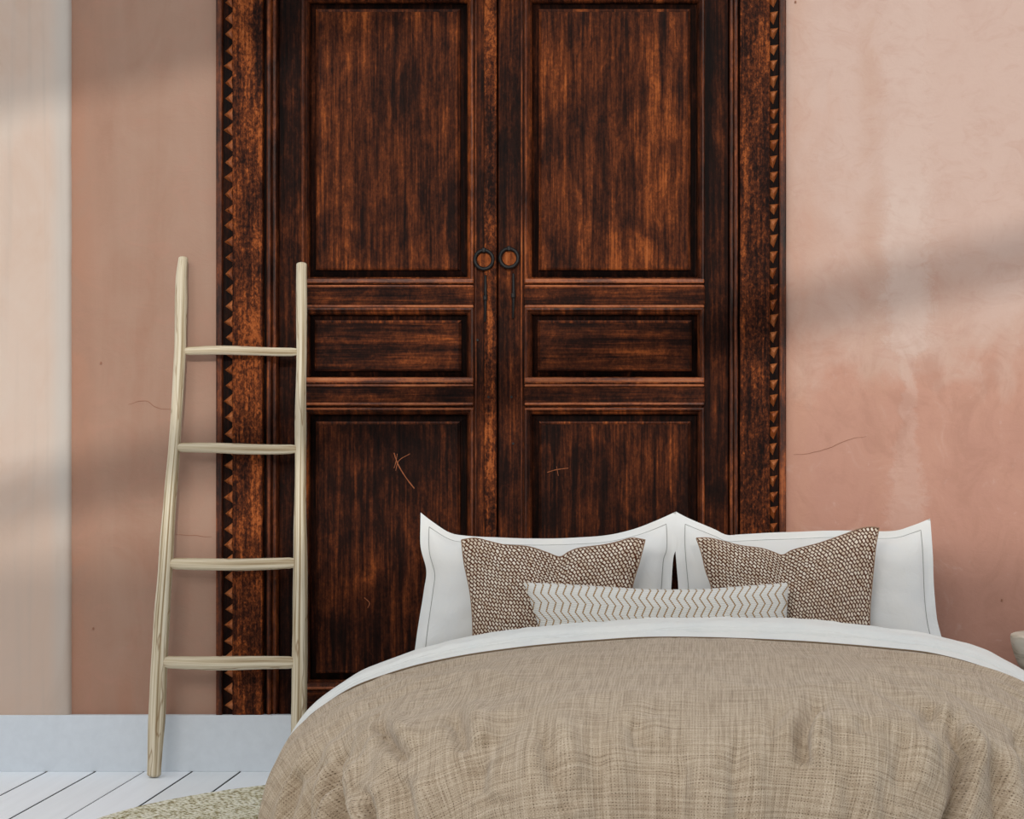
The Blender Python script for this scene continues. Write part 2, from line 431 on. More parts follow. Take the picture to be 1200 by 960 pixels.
def chevron():
    n = N('gold_chevron_fabric'); uv = n.uv(); x, y, _ = n.xyz(uv)
    tri = n.m('PINGPONG', n.m('ADD', y, 0.008), 0.029)
    f = n.m('FRACT', n.m('DIVIDE', n.m('ADD', x, n.m('MULTIPLY', tri, 0.58)), 0.0238))
    line = n.step(n.m('ABSOLUTE', n.m('SUBTRACT', f, 0.5)), 0.125, 0.065)
    dash = n.step(n.m('PINGPONG', y, 0.0028), 0.0002, 0.0009)
    line = n.m('MULTIPLY', line, dash)
    rib = n.m('SINE', n.m('MULTIPLY', y, 6.2832/0.0056))
    base = n.mix(n.m('MULTIPLY', n.m('ADD', rib, 1.0), 0.3), srgb(228, 227, 222), srgb(196, 194, 188))
    col = n.mix(line, base, srgb(150, 108, 30))
    h = n.m('SUBTRACT', n.m('MULTIPLY', rib, 0.3), line)
    return n.fin(col, 0.9, n.bump(h, 0.5, 0.003), 0.1)
CHEV = chevron()

def jute():
    n = N('braided_jute'); uv = n.uv(); x, y, _ = n.xyz(uv)
    v = n.new('ShaderNodeTexVoronoi'); v.feature = 'F1'
    wob = n.noise(uv, 30, 3)
    n.put(v.inputs['Vector'], n.comb(n.m('ADD', n.m('DIVIDE', x, 0.021), n.m('MULTIPLY', y, 38)), n.m('ADD', n.m('DIVIDE', y, 0.0125), wob)))
    v.inputs['Scale'].default_value = 1; v.inputs['Randomness'].default_value = 0.55
    g = n.noise(uv, 160, 3, 0.65)
    f = n.m('ADD', n.m('SUBTRACT', 0.95, n.m('MULTIPLY', v.outputs['Distance'], 1.05)), n.m('MULTIPLY', n.m('SUBTRACT', g, 0.5), 0.7))
    col = n.ramp(f, [(0.12, srgb(132, 118, 74)), (0.30, srgb(190, 182, 150)), (0.46, srgb(226, 222, 200)), (0.8, srgb(240, 237, 224))])
    return n.fin(col, 0.95, n.bump(f, 0.9, 0.008), 0.1)
JUTE = jute()
def iron():
    n = N('black_iron'); p = n.pos()
    g = n.noise(p, 60, 4)
    return n.fin(n.ramp(g, [(0.3, srgb(10, 8, 8)), (0.7, srgb(34, 29, 27))]), 0.5, n.bump(g, 0.3, 0.002), 0.5, Metallic=0.5)
IRON = iron()
def stump():
    n = N('turned_pale_wood'); p = n.pos(); x, _, z = n.xyz(p)
    r = n.noise(n.map(p, (3, 3, 28)), 1, 4, 0.6, 1.0)
    col = n.ramp(r, [(0.35, srgb(168, 160, 138)), (0.5, srgb(214, 208, 192)), (0.7, srgb(226, 222, 208))])
    bark = n.step(n.m('ADD', z, n.m('MULTIPLY', n.noise(p, 12, 4), 0.05)), 0.435, 0.395)
    col = n.mix(n.m('MULTIPLY', bark, 0.75), col, n.ramp(n.noise(p, 30, 4), [(0.3, srgb(96, 74, 46)), (0.7, srgb(168, 146, 108))]))
    return n.fin(col, 0.6, n.bump(r, 0.3, 0.004), 0.3)
STUMP = stump()

# ------------------------------------------------------------------ the setting
# unseen sloping boards added above the frame to cast the soft bands on the wall
def shade_beam(name, p0, p1, wid, dist):
    # p0,p1: centre line of the shade on the wall (x,z); moved back up the light
    t = dist; off = Vector((-SUN_L.x*t, -t, -SUN_L.z*t))
    a = Vector((p0[0], 0, p0[1]))+off; b = Vector((p1[0], 0, p1[1]))+off
    d = (b-a).normalized(); up = Vector((-d.z, 0, d.x))
    bm = bmesh.new()
    for s in (0, 1):
        c = (a-d*1.2) if s == 0 else (b+d*1.2)
        for u, y in ((-1, -1), (1, -1), (1, 1), (-1, 1)):
            bm.verts.new(c+up*u*wid/2+Vector((0, y*0.05, 0)))
    bm.verts.ensure_lookup_table(); v = bm.verts
    for f in ((0, 1, 2, 3), (7, 6, 5, 4), (0, 4, 5, 1), (1, 5, 6, 2), (2, 6, 7, 3), (3, 7, 4, 0)): bm.faces.new([v[i] for i in f])
    return tag(obj(name, bm, W_C), kind='structure')
shade_beam('shade_caster_1', (wx(0), wz(592)), (wx(1200), wz(300)), 0.17, 5.0)
shade_beam('shade_caster_2', (wx(0), wz(-20)), (wx(1200), wz(-312)), 0.86, 5.0)

wf = obj('shade_wall', box(-4.6, 4.6, -8.62, -8.42, -0.02, 3.07), PIER); tag(wf, kind='structure')  # unseen wall added behind the camera to shade bed and lower wall
floor = obj('floor', box(-4.6, 4.6, -8.4, 0.0, -0.10, -0.022), GAP); tag(floor, kind='structure')
PW = 0.1615; X0 = wx(57.4)
pm = None
for i in range(-14, 42):
    xa = X0+i*PW
    if pm is None:
        o = obj('plank', box(0, PW-0.007, -8.4, 0, -0.022, 0, 0.0015), PLANK); pm = o.data
        pm.materials.append(GAP)
        for pol in pm.polygons:
            if abs(pol.normal.x) > 0.9: pol.material_index = 1
    else:
        o = bpy.data.objects.new('plank', pm); C.objects.link(o)
    o.location = (xa+0.0035, 0, 0); adopt(o, floor)
    if i % 3 == 1: o.scale.x = 1.018

DX0, DX1 = wx(258), wx(918)
ZT = 3.35
bm = bmesh.new()
add_box(bm, -4.6, DX0, 0, 0.22, -0.02, ZT); add_box(bm, DX1, 4.6, 0, 0.22, -0.02, ZT); add_box(bm, DX0, DX1, 0, 0.22, 2.93, ZT)
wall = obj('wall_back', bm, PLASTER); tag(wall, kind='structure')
bm = bmesh.new()
# pier: slightly proud pale plaster with an uneven arris
col_ = []
nz = 90
for i in range(nz+1):
    z = -0.02+(ZT+0.02)*i/nz
    w = 0.0022*noise.noise(Vector((0, 0, z*7)))+0.0012*noise.noise(Vector((3, 0, z*31)))
    # soft arris
    col_.append([bm.verts.new(q) for q in ((-4.6, -0.022, z), (wx(76)+w, -0.022, z), (wx(80.5)+w, -0.019, z), (wx(83)+w, -0.012, z), (wx(84)+w, 0.001, z))])
for a, b in zip(col_, col_[1:]):
    for i in range(4): bm.faces.new((a[i], a[i+1], b[i+1], b[i]))
pier = obj('plaster_pier', bm, PIER, wall, smooth=True)
# small specks and hairline cracks in the plaster
def crack(pts, r=0.0012, nm='crack', mat=None):
    P = catmull([(wx(a), -0.0004, wz(b)) for a, b in pts], 20)
    P = [p+Vector((0, 0, 0.003*noise.noise(p*40))) for p in P]
    return obj(nm, tube(P, [r*(0.4+0.6*math.sin(math.pi*(i+0.5)/20)) for i in range(20)], 6, dome=False), mat or CRK, wall)
CRK = cloth('crack_brown', (150, 108, 88))
crack([(930, 533), (950, 531), (975, 524), (995, 515), (1015, 512)])
crack([(150, 474), (170, 470), (185, 478), (203, 480)])
crack([(205, 626), (225, 628), (248, 629)])
for a, b in ((118, 427), (109, 738), (1174, 705), (932, 4)):
    obj('speck', tube([(wx(a), 0.0, wz(b)), (wx(a)+0.001, 0.0, wz(b)+0.008)], [0.004, 0.003], 6, dome=False), CRK, wall)

bb = obj('baseboard_back', box(-4.6, 4.6, -0.028, 0.0, 0, wz(837), 0.002, 2), BASE); tag(bb, kind='structure')

# ------------------------------------------------------------------ the door
door = empty('door_1', (wx(586), 0.0, 0.0)); tag(door, kind='structure')
ZB, ZH = 0.0, 2.92
def casing(side):
    s = 1 if side == 'l' else -1
    cx = lambda a, b: (wx(a), wx(b)) if a < b else (wx(b), wx(a))
    if s == 1: E = dict(fil=(255, 262), ch=(262, 275), brd=(274, 309), gr=(309, 314), b1=(313, 318), b2=(318, 323))
    else:      E = dict(fil=(913, 921), ch=(901, 914), brd=(867, 902), gr=(864, 868), b1=(860, 865), b2=(855, 860))
    x0, x1 = cx(*E['brd'])
    c = obj('casing', box(x0, x1, -0.022, 0.1, ZB, ZH, 0.002), W_C, door)
    x0, x1 = cx(*E['fil']); obj('fillet', box(x0, x1, -0.026, 0.02, ZB, ZH, 0.004, 3), W_M, c, smooth=False)
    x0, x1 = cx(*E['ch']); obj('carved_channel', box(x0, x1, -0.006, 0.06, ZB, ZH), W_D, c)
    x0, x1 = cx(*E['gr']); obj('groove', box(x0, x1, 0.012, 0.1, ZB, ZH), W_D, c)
    x0, x1 = cx(*E['b1']); obj('bead', box(x0, x1, -0.012, 0.1, ZB, ZH, 0.0055, 3), W_M, c)
    x0, x1 = cx(*E['b2']); obj('bead', box(x0, x1, 0.008, 0.1, ZB, ZH, 0.005, 3), W_M, c)
    # dentils: little carved leaves, one every 18.7 px
    bm = bmesh.new()
    h, w = 0.0262, 0.033
    if s == 1:
        P = [(0.004, 0.0, -h*0.95), (0.004, 0.0, h*0.85), (-w*0.95, 0.004, -0.004), (0.002, -0.020, 0.0), (-w*0.35, -0.017, -0.003), (0.004, 0.008, -h*0.95), (0.004, 0.008, h*0.85)]
        F = [(0, 3, 4), (0, 4, 2), (3, 1, 4), (4, 1, 2), (0, 1, 3)]
    else:
        P = [(-0.004, 0.0, -h*0.25), (-0.005, 0.0, h*0.60), (w*0.80, 0.0, h*0.75), (w*0.30, 0.0, -h*0.85), (0.004, -0.018, h*0.30), (w*0.30, -0.017, -h*0.05)]
        F = [(0, 4, 5), (0, 5, 3), (4, 1, 2), (4, 2, 5), (5, 2, 3), (0, 1, 4)]
    vs = [bm.verts.new(p) for p in P]
    for f in F: bm.faces.new([vs[i] for i in f])
    me = None
    x = wx(273) if s == 1 else wx(903)
    z = 0.01; k = 0; mats = (W_T,)
    while z < ZH-0.02:
        if me is None:
            o = obj('dentil', bm, W_T); me = o.data
        else:
            o = bpy.data.objects.new('dentil', me); C.objects.link(o)
        o.location = (x+random.uniform(-0.0015, 0.0015), -0.006, z+random.uniform(-0.002, 0.002))
        o.scale = (random.uniform(0.85, 1.08), random.uniform(0.8, 1.1), random.uniform(0.85, 1.1))
        adopt(o, c); z += 0.0534
    return c
casing('l'); casing('r')
head = obj('header', box(wx(255), wx(921), -0.024, 0.1, ZH, ZH+0.16, 0.003), W_H, door)
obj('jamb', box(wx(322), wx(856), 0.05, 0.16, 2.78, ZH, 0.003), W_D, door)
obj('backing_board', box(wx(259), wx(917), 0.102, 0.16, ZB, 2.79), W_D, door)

YF = 0.046                                                    # face of stiles
def leaf(x0, x1, px0, px1, side):
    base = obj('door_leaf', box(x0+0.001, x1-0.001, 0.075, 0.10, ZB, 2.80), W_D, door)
    S = lambda a, b, mat=W_V, y=YF: obj('stile', box(a, b, y, 0.095, ZB, 2.80, 0.003, 2), mat, base)
    S(x0+0.002, px0, W_S if side == 'l' else W_V); S(px1, x1-0.002, W_S if side == 'r' else W_V)
    # openings, from the photo: (top px, bottom px)
    ops = [(-8, 330, W_F, False), (361, 448, W_H, True), (479, 806, W_F2, False), (838, 888, W_H, True)]
    # rails
    zs = [(wz(-8), 2.80)]
    for (a, b) in ((330, 361), (448, 479), (806, 838)): zs.append((wz(b), wz(a)))
    zs.append((0, wz(888)))
    for za, zb in zs:
        obj('rail', box(px0+0.001, px1-0.001, YF+0.002, 0.094, za, zb, 0.003, 2), W_H, base)
    for k, (za, zb) in enumerate(zs[1:4]):                     # bead that runs across each rail
        zc = (za+zb)/2
        obj('rail_board', box(px0-0.006, px1+0.006, YF-0.010, YF+0.01, za+0.012, zb-0.014, 0.004, 2), W_H, base)
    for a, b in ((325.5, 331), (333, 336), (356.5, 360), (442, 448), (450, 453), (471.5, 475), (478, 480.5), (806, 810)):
        obj('lip_highlight', box(px0-0.004, px1+0.004, YF-0.013, YF+0.01, wz(b), wz(a), 0.004, 2), W_L, base)  # thin pale strips put in as painted highlights
    for (a, b, mat, hz) in ops:
        z0, z1 = wz(b), wz(a)
        prof = [(-0.005, YF+0.012), (-0.005, YF-0.006), (-0.002, YF-0.011), (0.003, YF-0.012), (0.007, YF-0.008), (0.009, YF+0.002), (0.012, YF+0.004), (0.015, YF+0.001), (0.018, YF+0.006), (0.020, YF+0.024)]
        obj('panel_moulding', frame_sweep(px0, px1, z0, z1, prof), W_M, base)
        i0 = 0.016
        e = 0.034 if not hz else 0.030
        prof = [(0.0, YF+0.030), (0.002, YF+0.028), (e-0.008, YF+0.018), (e-0.007, YF+0.006), (e-0.002, YF+0.003), (e+0.002, YF+0.006), (e+0.004, YF+0.006)]
        q = (px0+i0, px1-i0, z0+i0, z1-i0)
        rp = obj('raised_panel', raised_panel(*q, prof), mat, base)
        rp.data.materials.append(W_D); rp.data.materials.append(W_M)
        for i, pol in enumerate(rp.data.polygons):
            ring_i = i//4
            if ring_i < 2: pol.material_index = 1  # bevel around the field coloured dark as painted shade
            elif 2 <= ring_i < 5 and i < len(rp.data.polygons)-1 and i % 4 == 2: pol.material_index = 2  # only the top lip is lighter: painted highlight from above
    return base
XC = wx(581.5)
lf = leaf(wx(323), XC, wx(352), wx(552), 'l')
rf = leaf(XC, wx(855), wx(615), wx(824), 'r')
# meeting beads either side of the seam
for x, b in ((wx(556), lf), (wx(610), rf)):
    obj('stile_bead', box(x-0.003, x+0.003, YF-0.007, YF+0.005, ZB, 2.80, 0.003, 2), W_M, b)
obj('cover_strip', box(wx(566), wx(580.5), YF-0.006, YF+0.01, ZB, 2.8, 0.002), W_C, lf)
def ring(px, py, par, bx, b0, b1):
    c = Vector((wx(px), YF-0.016, wz(py)))
    pts = [c+Vector((0.0305*math.cos(t), 0, 0.0315*math.sin(t))) for t in [2*math.pi*i/32 for i in range(33)]]
    o = obj('ring_pull', tube(pts, [0.0062]*33, 8, cap=False, dome=False), IRON, par, smooth=True)
    # staple holding the ring, and the round scar it has worn in the wood
    obj('staple', box(c.x-0.006, c.x+0.006, YF-0.024, YF+0.002, c.z+0.024, c.z+0.040, 0.002), IRON, par)
    obj('worn_disc', lathe_y(c.x, YF-0.0075, c.z, 0.024), WORN, par)
    z0, z1 = wz(b1), wz(b0)
    obj('latch_bar', tube([(wx(bx), YF-0.010, z1), (wx(bx)+0.001, YF-0.014, (z0+z1)/2+0.01), (wx(bx)-0.001, YF-0.010, z0)], [0.0042, 0.0058, 0.0036], 8), IRON, par, smooth=True)
    obj('latch_knob', box(wx(bx)-0.007, wx(bx)+0.007, YF-0.022, YF, (z0+z1)/2-0.008, (z0+z1)/2+0.010, 0.004, 2), IRON, par)
def lathe_y(x, y, z, r):
    bm = bmesh.new()
    a = [bm.verts.new((x+r*math.cos(2*math.pi*i/24), y, z+r*math.sin(2*math.pi*i/24))) for i in range(24)]
    b = [bm.verts.new((x+r*math.cos(2*math.pi*i/24), y+0.008, z+r*math.sin(2*math.pi*i/24))) for i in range(24)]
    bm.faces.new(a)
    for i in range(24): bm.faces.new((a[i], a[(i+1) % 24], b[(i+1) % 24], b[i]))
    return bm
WORN = old_wood('worn_orange_wood', seed=4.4, bias=0.11)
ring(566, 303.5, lf, 567.5, 322, 376); ring(595.5, 301.5, rf, 600.5, 320, 372)
SCR = cloth('fresh_scratch', (150, 88, 56))
def scratch(pts, par, r=0.0018):
    P = catmull([(wx(a), YF+0.0062, wz(b)) for a, b in pts], 14)
    obj('scratch', tube(P, [r*(0.5+0.6*abs(noise.noise(p*90))) for p in P], 5, dome=False), SCR, par)
scratch([(459, 531), (464, 545), (473, 560), (483, 573)], lf, 0.0028)
scratch([(461, 552), (465, 540), (478, 532)], lf, 0.0018)
scratch([(459, 549), (461, 543), (463, 532)], lf, 0.0018)
scratch([(640, 554), (650, 551), (665, 549)], rf, 0.0022); scratch([(651, 547), (653, 558)], rf, 0.0016)
scratch([(424, 702), (430, 708), (428, 714)], lf, 0.0026)
for px, py, par in ((558, 398, lf), (598, 465, rf), (571, 465, lf), (600, 520, rf)):
    obj('nail_hole', lathe_y(wx(px), YF-0.0085, wz(py), 0.004), IRON, par)

# ------------------------------------------------------------------ ladder
lad = empty('ladder', (wx(266), -0.10, 0))
tag(lad, 'pale peeled-pole ladder with four rungs leaning beside the dark carved door', 'ladder')
YTOP, YBOT = -0.050, -0.150
def lad_y(py): return YTOP+(YBOT-YTOP)*(py-300)/(905-300)
def lp(px, py):
    y = lad_y(py); return at(px, py, CD+y)
def rail_pts(L): return [lp(a, b) for a, b, w in L], [w/2/(FPX/(CD+lad_y(b))) for a, b, w in L]
Lr = [(215, 303, 11), (213, 325, 13.5), (212.5, 346, 15), (211.5, 380, 14), (211, 413, 14), (208.5, 460, 13.5), (204, 527, 13.5), (199.5, 580, 15), (194.5, 656, 17), (190, 720, 18), (186.5, 776, 19), (184, 832, 20), (180.5, 907, 16)]
Rr = [(353.5, 310, 12), (353.3, 340, 12.5), (353.4, 412, 12), (352.6, 470, 13), (352.3, 527, 13.5), (352, 580, 14), (352, 656, 16.5), (351.3, 740, 17.5), (351, 800, 18), (350, 850, 18), (348.5, 904, 17)]
for k, L in enumerate((Lr, Rr)):
    P, R = rail_pts(L)
    P[-1].z = R[-1]*0.45+0.001
    obj('rail', tube(P, R, 20, wob=0.10, seed=k*5.3, step=0.03), POLE, lad, smooth=True)
for k, (x0, x1, y0, y1, w) in enumerate(((215, 349, 411.5, 411.5, 10.5), (206, 348, 525.5, 526, 12), (198, 347, 661.5, 660.5, 14), (190, 346, 776, 777.5, 16))):
    a, b = lp(x0, y0), lp(x1, y1); r = w/2/(FPX/(CD+lad_y(y0)))
    P = [a.lerp(b, t)+Vector((0, 0, 0.003*math.sin(t*5+k))) for t in (0, .05, .3, .55, .8, .95, 1)]
    obj('rung', tube(P, [r*.72, r*.95, r*1.0, r*1.02, r*0.98, r*.95, r*.75], 16, wob=0.08, seed=k*3.1+2, step=0.02), POLE, lad, smooth=True)

# ------------------------------------------------------------------ rug
rc = (-0.74, -1.17); RR = 1.04
RC = None
bm = bmesh.new(); uvl = bm.loops.layers.uv.new('UVMap')
nt = 260; step = 0.014; nr_ = int(0.75/step)
rad = []
for i in range(nr_):
    r0 = RR-i*step
    rad += [(r0, 0.0075), (r0-step*0.25, 0.0098), (r0-step*0.5, 0.011), (r0-step*0.75, 0.0098)]
rad.append((RR-nr_*step, 0.006)); rad.append((0.02, 0.008))
rad = [(RR, 0.001)]+rad
rings = []
for r, z in rad:
    rings.append([bm.verts.new((rc[0]+r*math.cos(2*math.pi*j/nt), rc[1]+r*math.sin(2*math.pi*j/nt), z+0.0015*noise.noise(Vector((j*0.9, r*90, 0))))) for j in range(nt)])
for (a, b, r0, r1) in zip(rings, rings[1:], rad, rad[1:]):
    for j in range(nt):
        k = (j+1) % nt
        f = bm.faces.new((a[j], a[k], b[k], b[j]))
        c0, c1 = 2*math.pi*RR*j/nt, 2*math.pi*RR*(j+1)/nt
        for l, q in zip(f.loops, ((c0, RR-r0[0]), (c1, RR-r0[0]), (c1, RR-r1[0]), (c0, RR-r1[0]))): l[uvl].uv = q
bm.faces.new(rings[-1])
rug = obj('rug', bm, JUTE, smooth=True)
tag(rug, 'round braided jute rug on the white floorboards, half under the bed', 'rug')

# ------------------------------------------------------------------ bed
BX = -0.045
bed = empty('bed', (BX, -0.9, 0)); tag(bed, 'low double bed with white mattress under the linen bedspread', 'bed')
obj('bed_base', box(BX-0.70, BX+0.72, -1.64, -0.08, 0.08, 0.20, 0.01, 2), BASE, bed)
obj('mattress', box(BX-0.72, BX+0.74, -1.66, -0.08, 0.20, 0.40, 0.08, 5), MATT, bed, smooth=True)
for sx in (-1, 1):
    for y in (-0.2, -1.5):
        obj('leg', box(BX+sx*0.66-0.03, BX+sx*0.66+0.03, y-0.03, y+0.03, 0.0145, 0.08, 0.004), BASE, bed)

# cross-section of the bedding at the edge of the linen spread
DB = 0.85; sB = FPX/(CD-DB)
pxs = [(316, 940), (320, 925), (329, 896), (346, 864), (361, 843), (384, 825), (415, 806), (453, 791.6), (492, 780), (545, 769), (600, 761), (645, 756), (700, 751.5), (760, 748), (838, 748.5), (926, 752), (985, 756), (1042, 761), (1090, 766.5), (1140, 779), (1180, 795), (1215, 815), (1245, 842), (1266, 875), (1280, 905), (1288, 940)]
sec = [Vector(((a-VX)/sB, 0, max(0.045, CH-(b-VY)/sB))) for a, b in pxs]
XB = (790-VX)/sB                                               # crown of the section
dense = catmull(sec, 801)
ic = min(range(801), key=lambda i: abs(dense[i].x-XB))
NK = 140
halfL = resample(dense[ic::-1], NK+1); halfR = resample(dense[ic:], NK+1)
def arc(h):
    L = [0.0]
    for a, b in zip(h, h[1:]): L.append(L[-1]+(b-a).length)
    return L
aL, aR = arc(halfL), arc(halfR)
def sm(a, b, x):
    t = min(1, max(0, (x-a)/(b-a))); return t*t*(3-2*t)
def n3(x, y, z): return noise.noise(Vector((x, y, z)))
FRONT = 1.36; EXP = 2.55
# long soft creases of the spread: (angle deg from +x, going clockwise over the front), start k, width, depth
def spread_point(th, k):
    """th 0..pi from right (+x) over the front to the left; k 0..NK"""
    c, s = math.cos(th), math.sin(th)
    wr = sm(-0.6, 0.6, c); wl = 1-wr
    PR, PL = halfR[k], halfL[k]
    aRm = halfR[-1].x-XB; aLm = XB-halfL[-1].x
    rho = wr*(PR.x-XB)/aRm+wl*(XB-PL.x)/aLm
    z = wr*PR.z+wl*PL.z
    # over the foot the top stays flatter and the drop is steeper
    fl = sm(0.40, 0.95, s)
    rho = rho*(1-fl)+(1-max(0.0, 1-rho)**1.75)*fl
    kk = k/NK
    a = aRm if c > 0 else aLm
    R = (abs(c/a)**EXP+abs(s/FRONT)**EXP)**(-1/EXP)
    R *= 1-0.05*sm(0.05, 0.6, s)*sm(0.1, 0.6, -c)
    x = XB+R*rho*c; y = -DB-R*rho*s
    p = th*1.35                                                   # metres along the hem
    # drape folds
    amp = sm(0.30, 0.85, kk)*0.075
    q = p+0.10*n3(p*1.7, kk*2.2, 4.1)
    f = 0.9*n3(q*5.2, kk*0.9, 1.3)+0.6*n3(q*10.5, kk*1.6, 7.7)
    f = f-0.35*abs(n3(q*7.0, kk*1.2, 12.0))*2+0.1
    side = sm(0.25, 0.0, s)                                       # the edge that meets the turned-down sheet stays put
    amp *= (1-0.9*side)
    o = amp*f
    puff = 0.012*n3(x*2.1, y*2.1, 3.0)+0.009*n3(x*5.5+2, y*4.5, 9.0)
    puff += 0.016*sm(0.1, 0.5, kk)*(1-abs(n3(x*4.2+1, y*3.2, 5.5))*3.0)*sm(0.95, 0.6, kk)*0.7
    puff *= (1-side)
    steep = sm(0.35, 0.95, kk)
    nx, ny = c/a**1, s/FRONT
    l = math.hypot(nx, ny); nx /= l; ny /= l
    x += nx*(o+puff)*(0.25+0.75*steep); y -= ny*(o+puff)*(0.25+0.75*steep); z += (o*0.55+puff)*(1-0.85*steep)
    return Vector((x, y, max(z, 0.03)))
# creases drawn where the cloth breaks over the foot of the bed: (points in the photo, width px, depth m)
CREASES = [([(352, 900), (338, 960)], 7, .020), ([(388, 872), (366, 915), (358, 975)], 8, .026), ([(412, 868), (396, 905), (412, 975)], 8, .028),
    ([(440, 836), (455, 868), (482, 893)], 8, .024), ([(424, 918), (444, 975)], 7, .026), ([(470, 905), (482, 975)], 9, .018),
    ([(527, 833), (538, 855), (545, 884)], 10, .022), ([(566, 886), (560, 940)], 9, .012), ([(628, 838), (643, 880), (655, 935)], 10, .018),
    ([(700, 870), (704, 960)], 11, .012), ([(742, 842), (750, 880)], 10, .012), ([(800, 880), (792, 960)], 11, .010), ([(872, 858), (862, 900), (868, 955)], 10, .014),
    ([(978, 821), (951, 834), (941, 860), (943, 908)], 8, .026), ([(928, 826), (908, 846), (900, 870)], 9, .012), ([(996, 900), (1000, 960)], 9, .012),
    ([(1124, 828), (1117, 850), (1119, 868), (1130, 884), (1123, 908), (1121, 935), (1110, 970)], 7, .034), ([(1166, 866), (1172, 960)], 9, .022),
    ([(1062, 850), (1054, 930)], 10, .014), ([(1088, 826), (1092, 848)], 8, .014), ([(1190, 850), (1205, 930)], 9, .02), ([(1010, 835), (1015, 860)], 9, .01)]
CR = []
for L, w, d in CREASES:
    P = catmull([(a, b, 0) for a, b in L], 14)
    w *= 1.2; d *= 1.35
    CR.append((P, w, d, min(p.x for p in P)-5*w, max(p.x for p in P)+5*w, min(p.y for p in P)-4*w, max(p.y for p in P)+4*w))
def crease(p):
    t = p.y+CD; X = VX+FPX*p.x/t; Y = VY-FPX*(p.z-CH)/t
    o = 0
    for P, w, d, x0, x1, y0, y1 in CR:
        if not (x0 < X < x1 and y0 < Y < y1): continue
        best = 1e9; bi = 0
        for i in range(13):
            a, b = P[i], P[i+1]; ux, uy = b.x-a.x, b.y-a.y
            q = ((X-a.x)*ux+(Y-a.y)*uy)/(ux*ux+uy*uy); q = min(1, max(0, q))
            dx, dy = X-a.x-ux*q, Y-a.y-uy*q; dd = dx*dx+dy*dy
            if dd < best: best = dd; bi = i+q; sg = 1 if dx*uy-dy*ux > 0 else -1
        dist = math.sqrt(best)*sg/w; f = bi/13
        end = sm(0, 0.3, f)*(1 if Y > 945 else sm(1.0, 0.75, f) if P[-1].y < 950 else 1)
        if bi in (0, 13): end *= 1
        o += d*end*(-math.exp(-dist*dist*1.3)+0.75*math.exp(-((dist-1.9)/1.3)**2)+0.25*math.exp(-((dist+2.1)/1.4)**2))
    return o
NT = 560
bm = bmesh.new(); uvl = bm.loops.layers.uv.new('UVMap')
pts = [[spread_point(math.pi*i/NT, k) for k in range(NK+1)] for i in range(NT+1)]
cums = []
for i in range(NT+1):
    cc = [0.0]
    for k in range(1, NK+1): cc.append(cc[-1]+(pts[i][k]-pts[i][k-1]).length)
    cums.append(cc)
def smooth_cum(k):                                             # evens the thread spacing so the weave runs straight
    col = [cums[i][k] for i in range(NT+1)]; pre = [0.0]
    for v in col: pre.append(pre[-1]+v)
    out = []
    for i in range(NT+1):
        w = min(28, i, NT-i); out.append((pre[i+w+1]-pre[i-w])/(2*w+1))
    return out
SC = [smooth_cum(k) for k in range(NK+1)]
grid = []; uvs = []
for i in range(NT+1):
    th = math.pi*i/NT; c, s_ = math.cos(th), math.sin(th)
    row = []; ur = []; cum = 0
    for k in range(NK+1):
        p = pts[i][k]
        cum = SC[k][i]
        if k == 0: q = halfR[0].copy(); q.y = -DB
        else:
            a = pts[min(i+1, NT)][k]-pts[max(i-1, 0)][k]; b = pts[i][min(k+1, NK)]-pts[i][k-1]
            nn = b.cross(a); nn.normalize()
            if nn.z < 0: nn = -nn
            q = p+nn*crease(p)*sm(0.0, 0.06, s_) if 0 < i < NT else p
        row.append(bm.verts.new(q)); ur.append((XB+cum*c, -DB-cum*s_))
    grid.append(row); uvs.append(ur)
for i in range(NT):
    for k in range(NK):
        f = bm.faces.new((grid[i][k], grid[i+1][k], grid[i+1][k+1], grid[i][k+1]))
        for l, q in zip(f.loops, (uvs[i][k], uvs[i+1][k], uvs[i+1][k+1], uvs[i][k+1])): l[uvl].uv = q
bmesh.ops.remove_doubles(bm, verts=[r[0] for r in grid], dist=1e-5)
spread = obj('bedspread', bm, LINEN, smooth=True)
tag(spread, 'beige coarse linen bedspread draped in soft folds over the bed', 'bedspread')
md = spread.modifiers.new('thick', 'SOLIDIFY'); md.thickness = 0.008; md.offset = -1

edge_shade = [Vector((p.x, -DB-0.006, p.z+0.0015)) for p in resample(dense, 240)]
obj('edge_shade', tube(edge_shade, [0.0034]*240, 6, dome=False), EDGE_SHADE, spread, smooth=True)  # dark tube drawn as the thin shadow where spread meets sheet

# white sheet turned down over the top of the spread
full = resample(dense, 241)
def nrm(i):
    d = (full[min(i+1, 240)]-full[max(i-1, 0)]).normalized(); return Vector((-d.z, 0, d.x))
loop = [(0.90, -0.016), (0.875, -0.004), (0.853, 0.0005), (0.846, 0.006), (0.832, 0.014), (0.818, 0.018), (0.808, 0.0125), (0.800, 0.0115), (0.796, 0.022), (0.785, 0.030), (0.76, 0.036), (0.73, 0.042), (0.70, 0.045), (0.67, 0.044), (0.64, 0.038), (0.62, 0.028), (0.61, 0.012), (0.62, -0.006), (0.66, -0.018), (0.75, -0.022), (0.85, -0.022)]
L2 = []
for (a, b) in zip(loop, loop[1:]+loop[:1]):
    L2.append(a)
    if loop.index(a) in range(4, 14):
        for t in (0.25, 0.5, 0.75): L2.append((a[0]+(b[0]-a[0])*t, a[1]+(b[1]-a[1])*t))
loop = L2
bm = bmesh.new(); rr = []
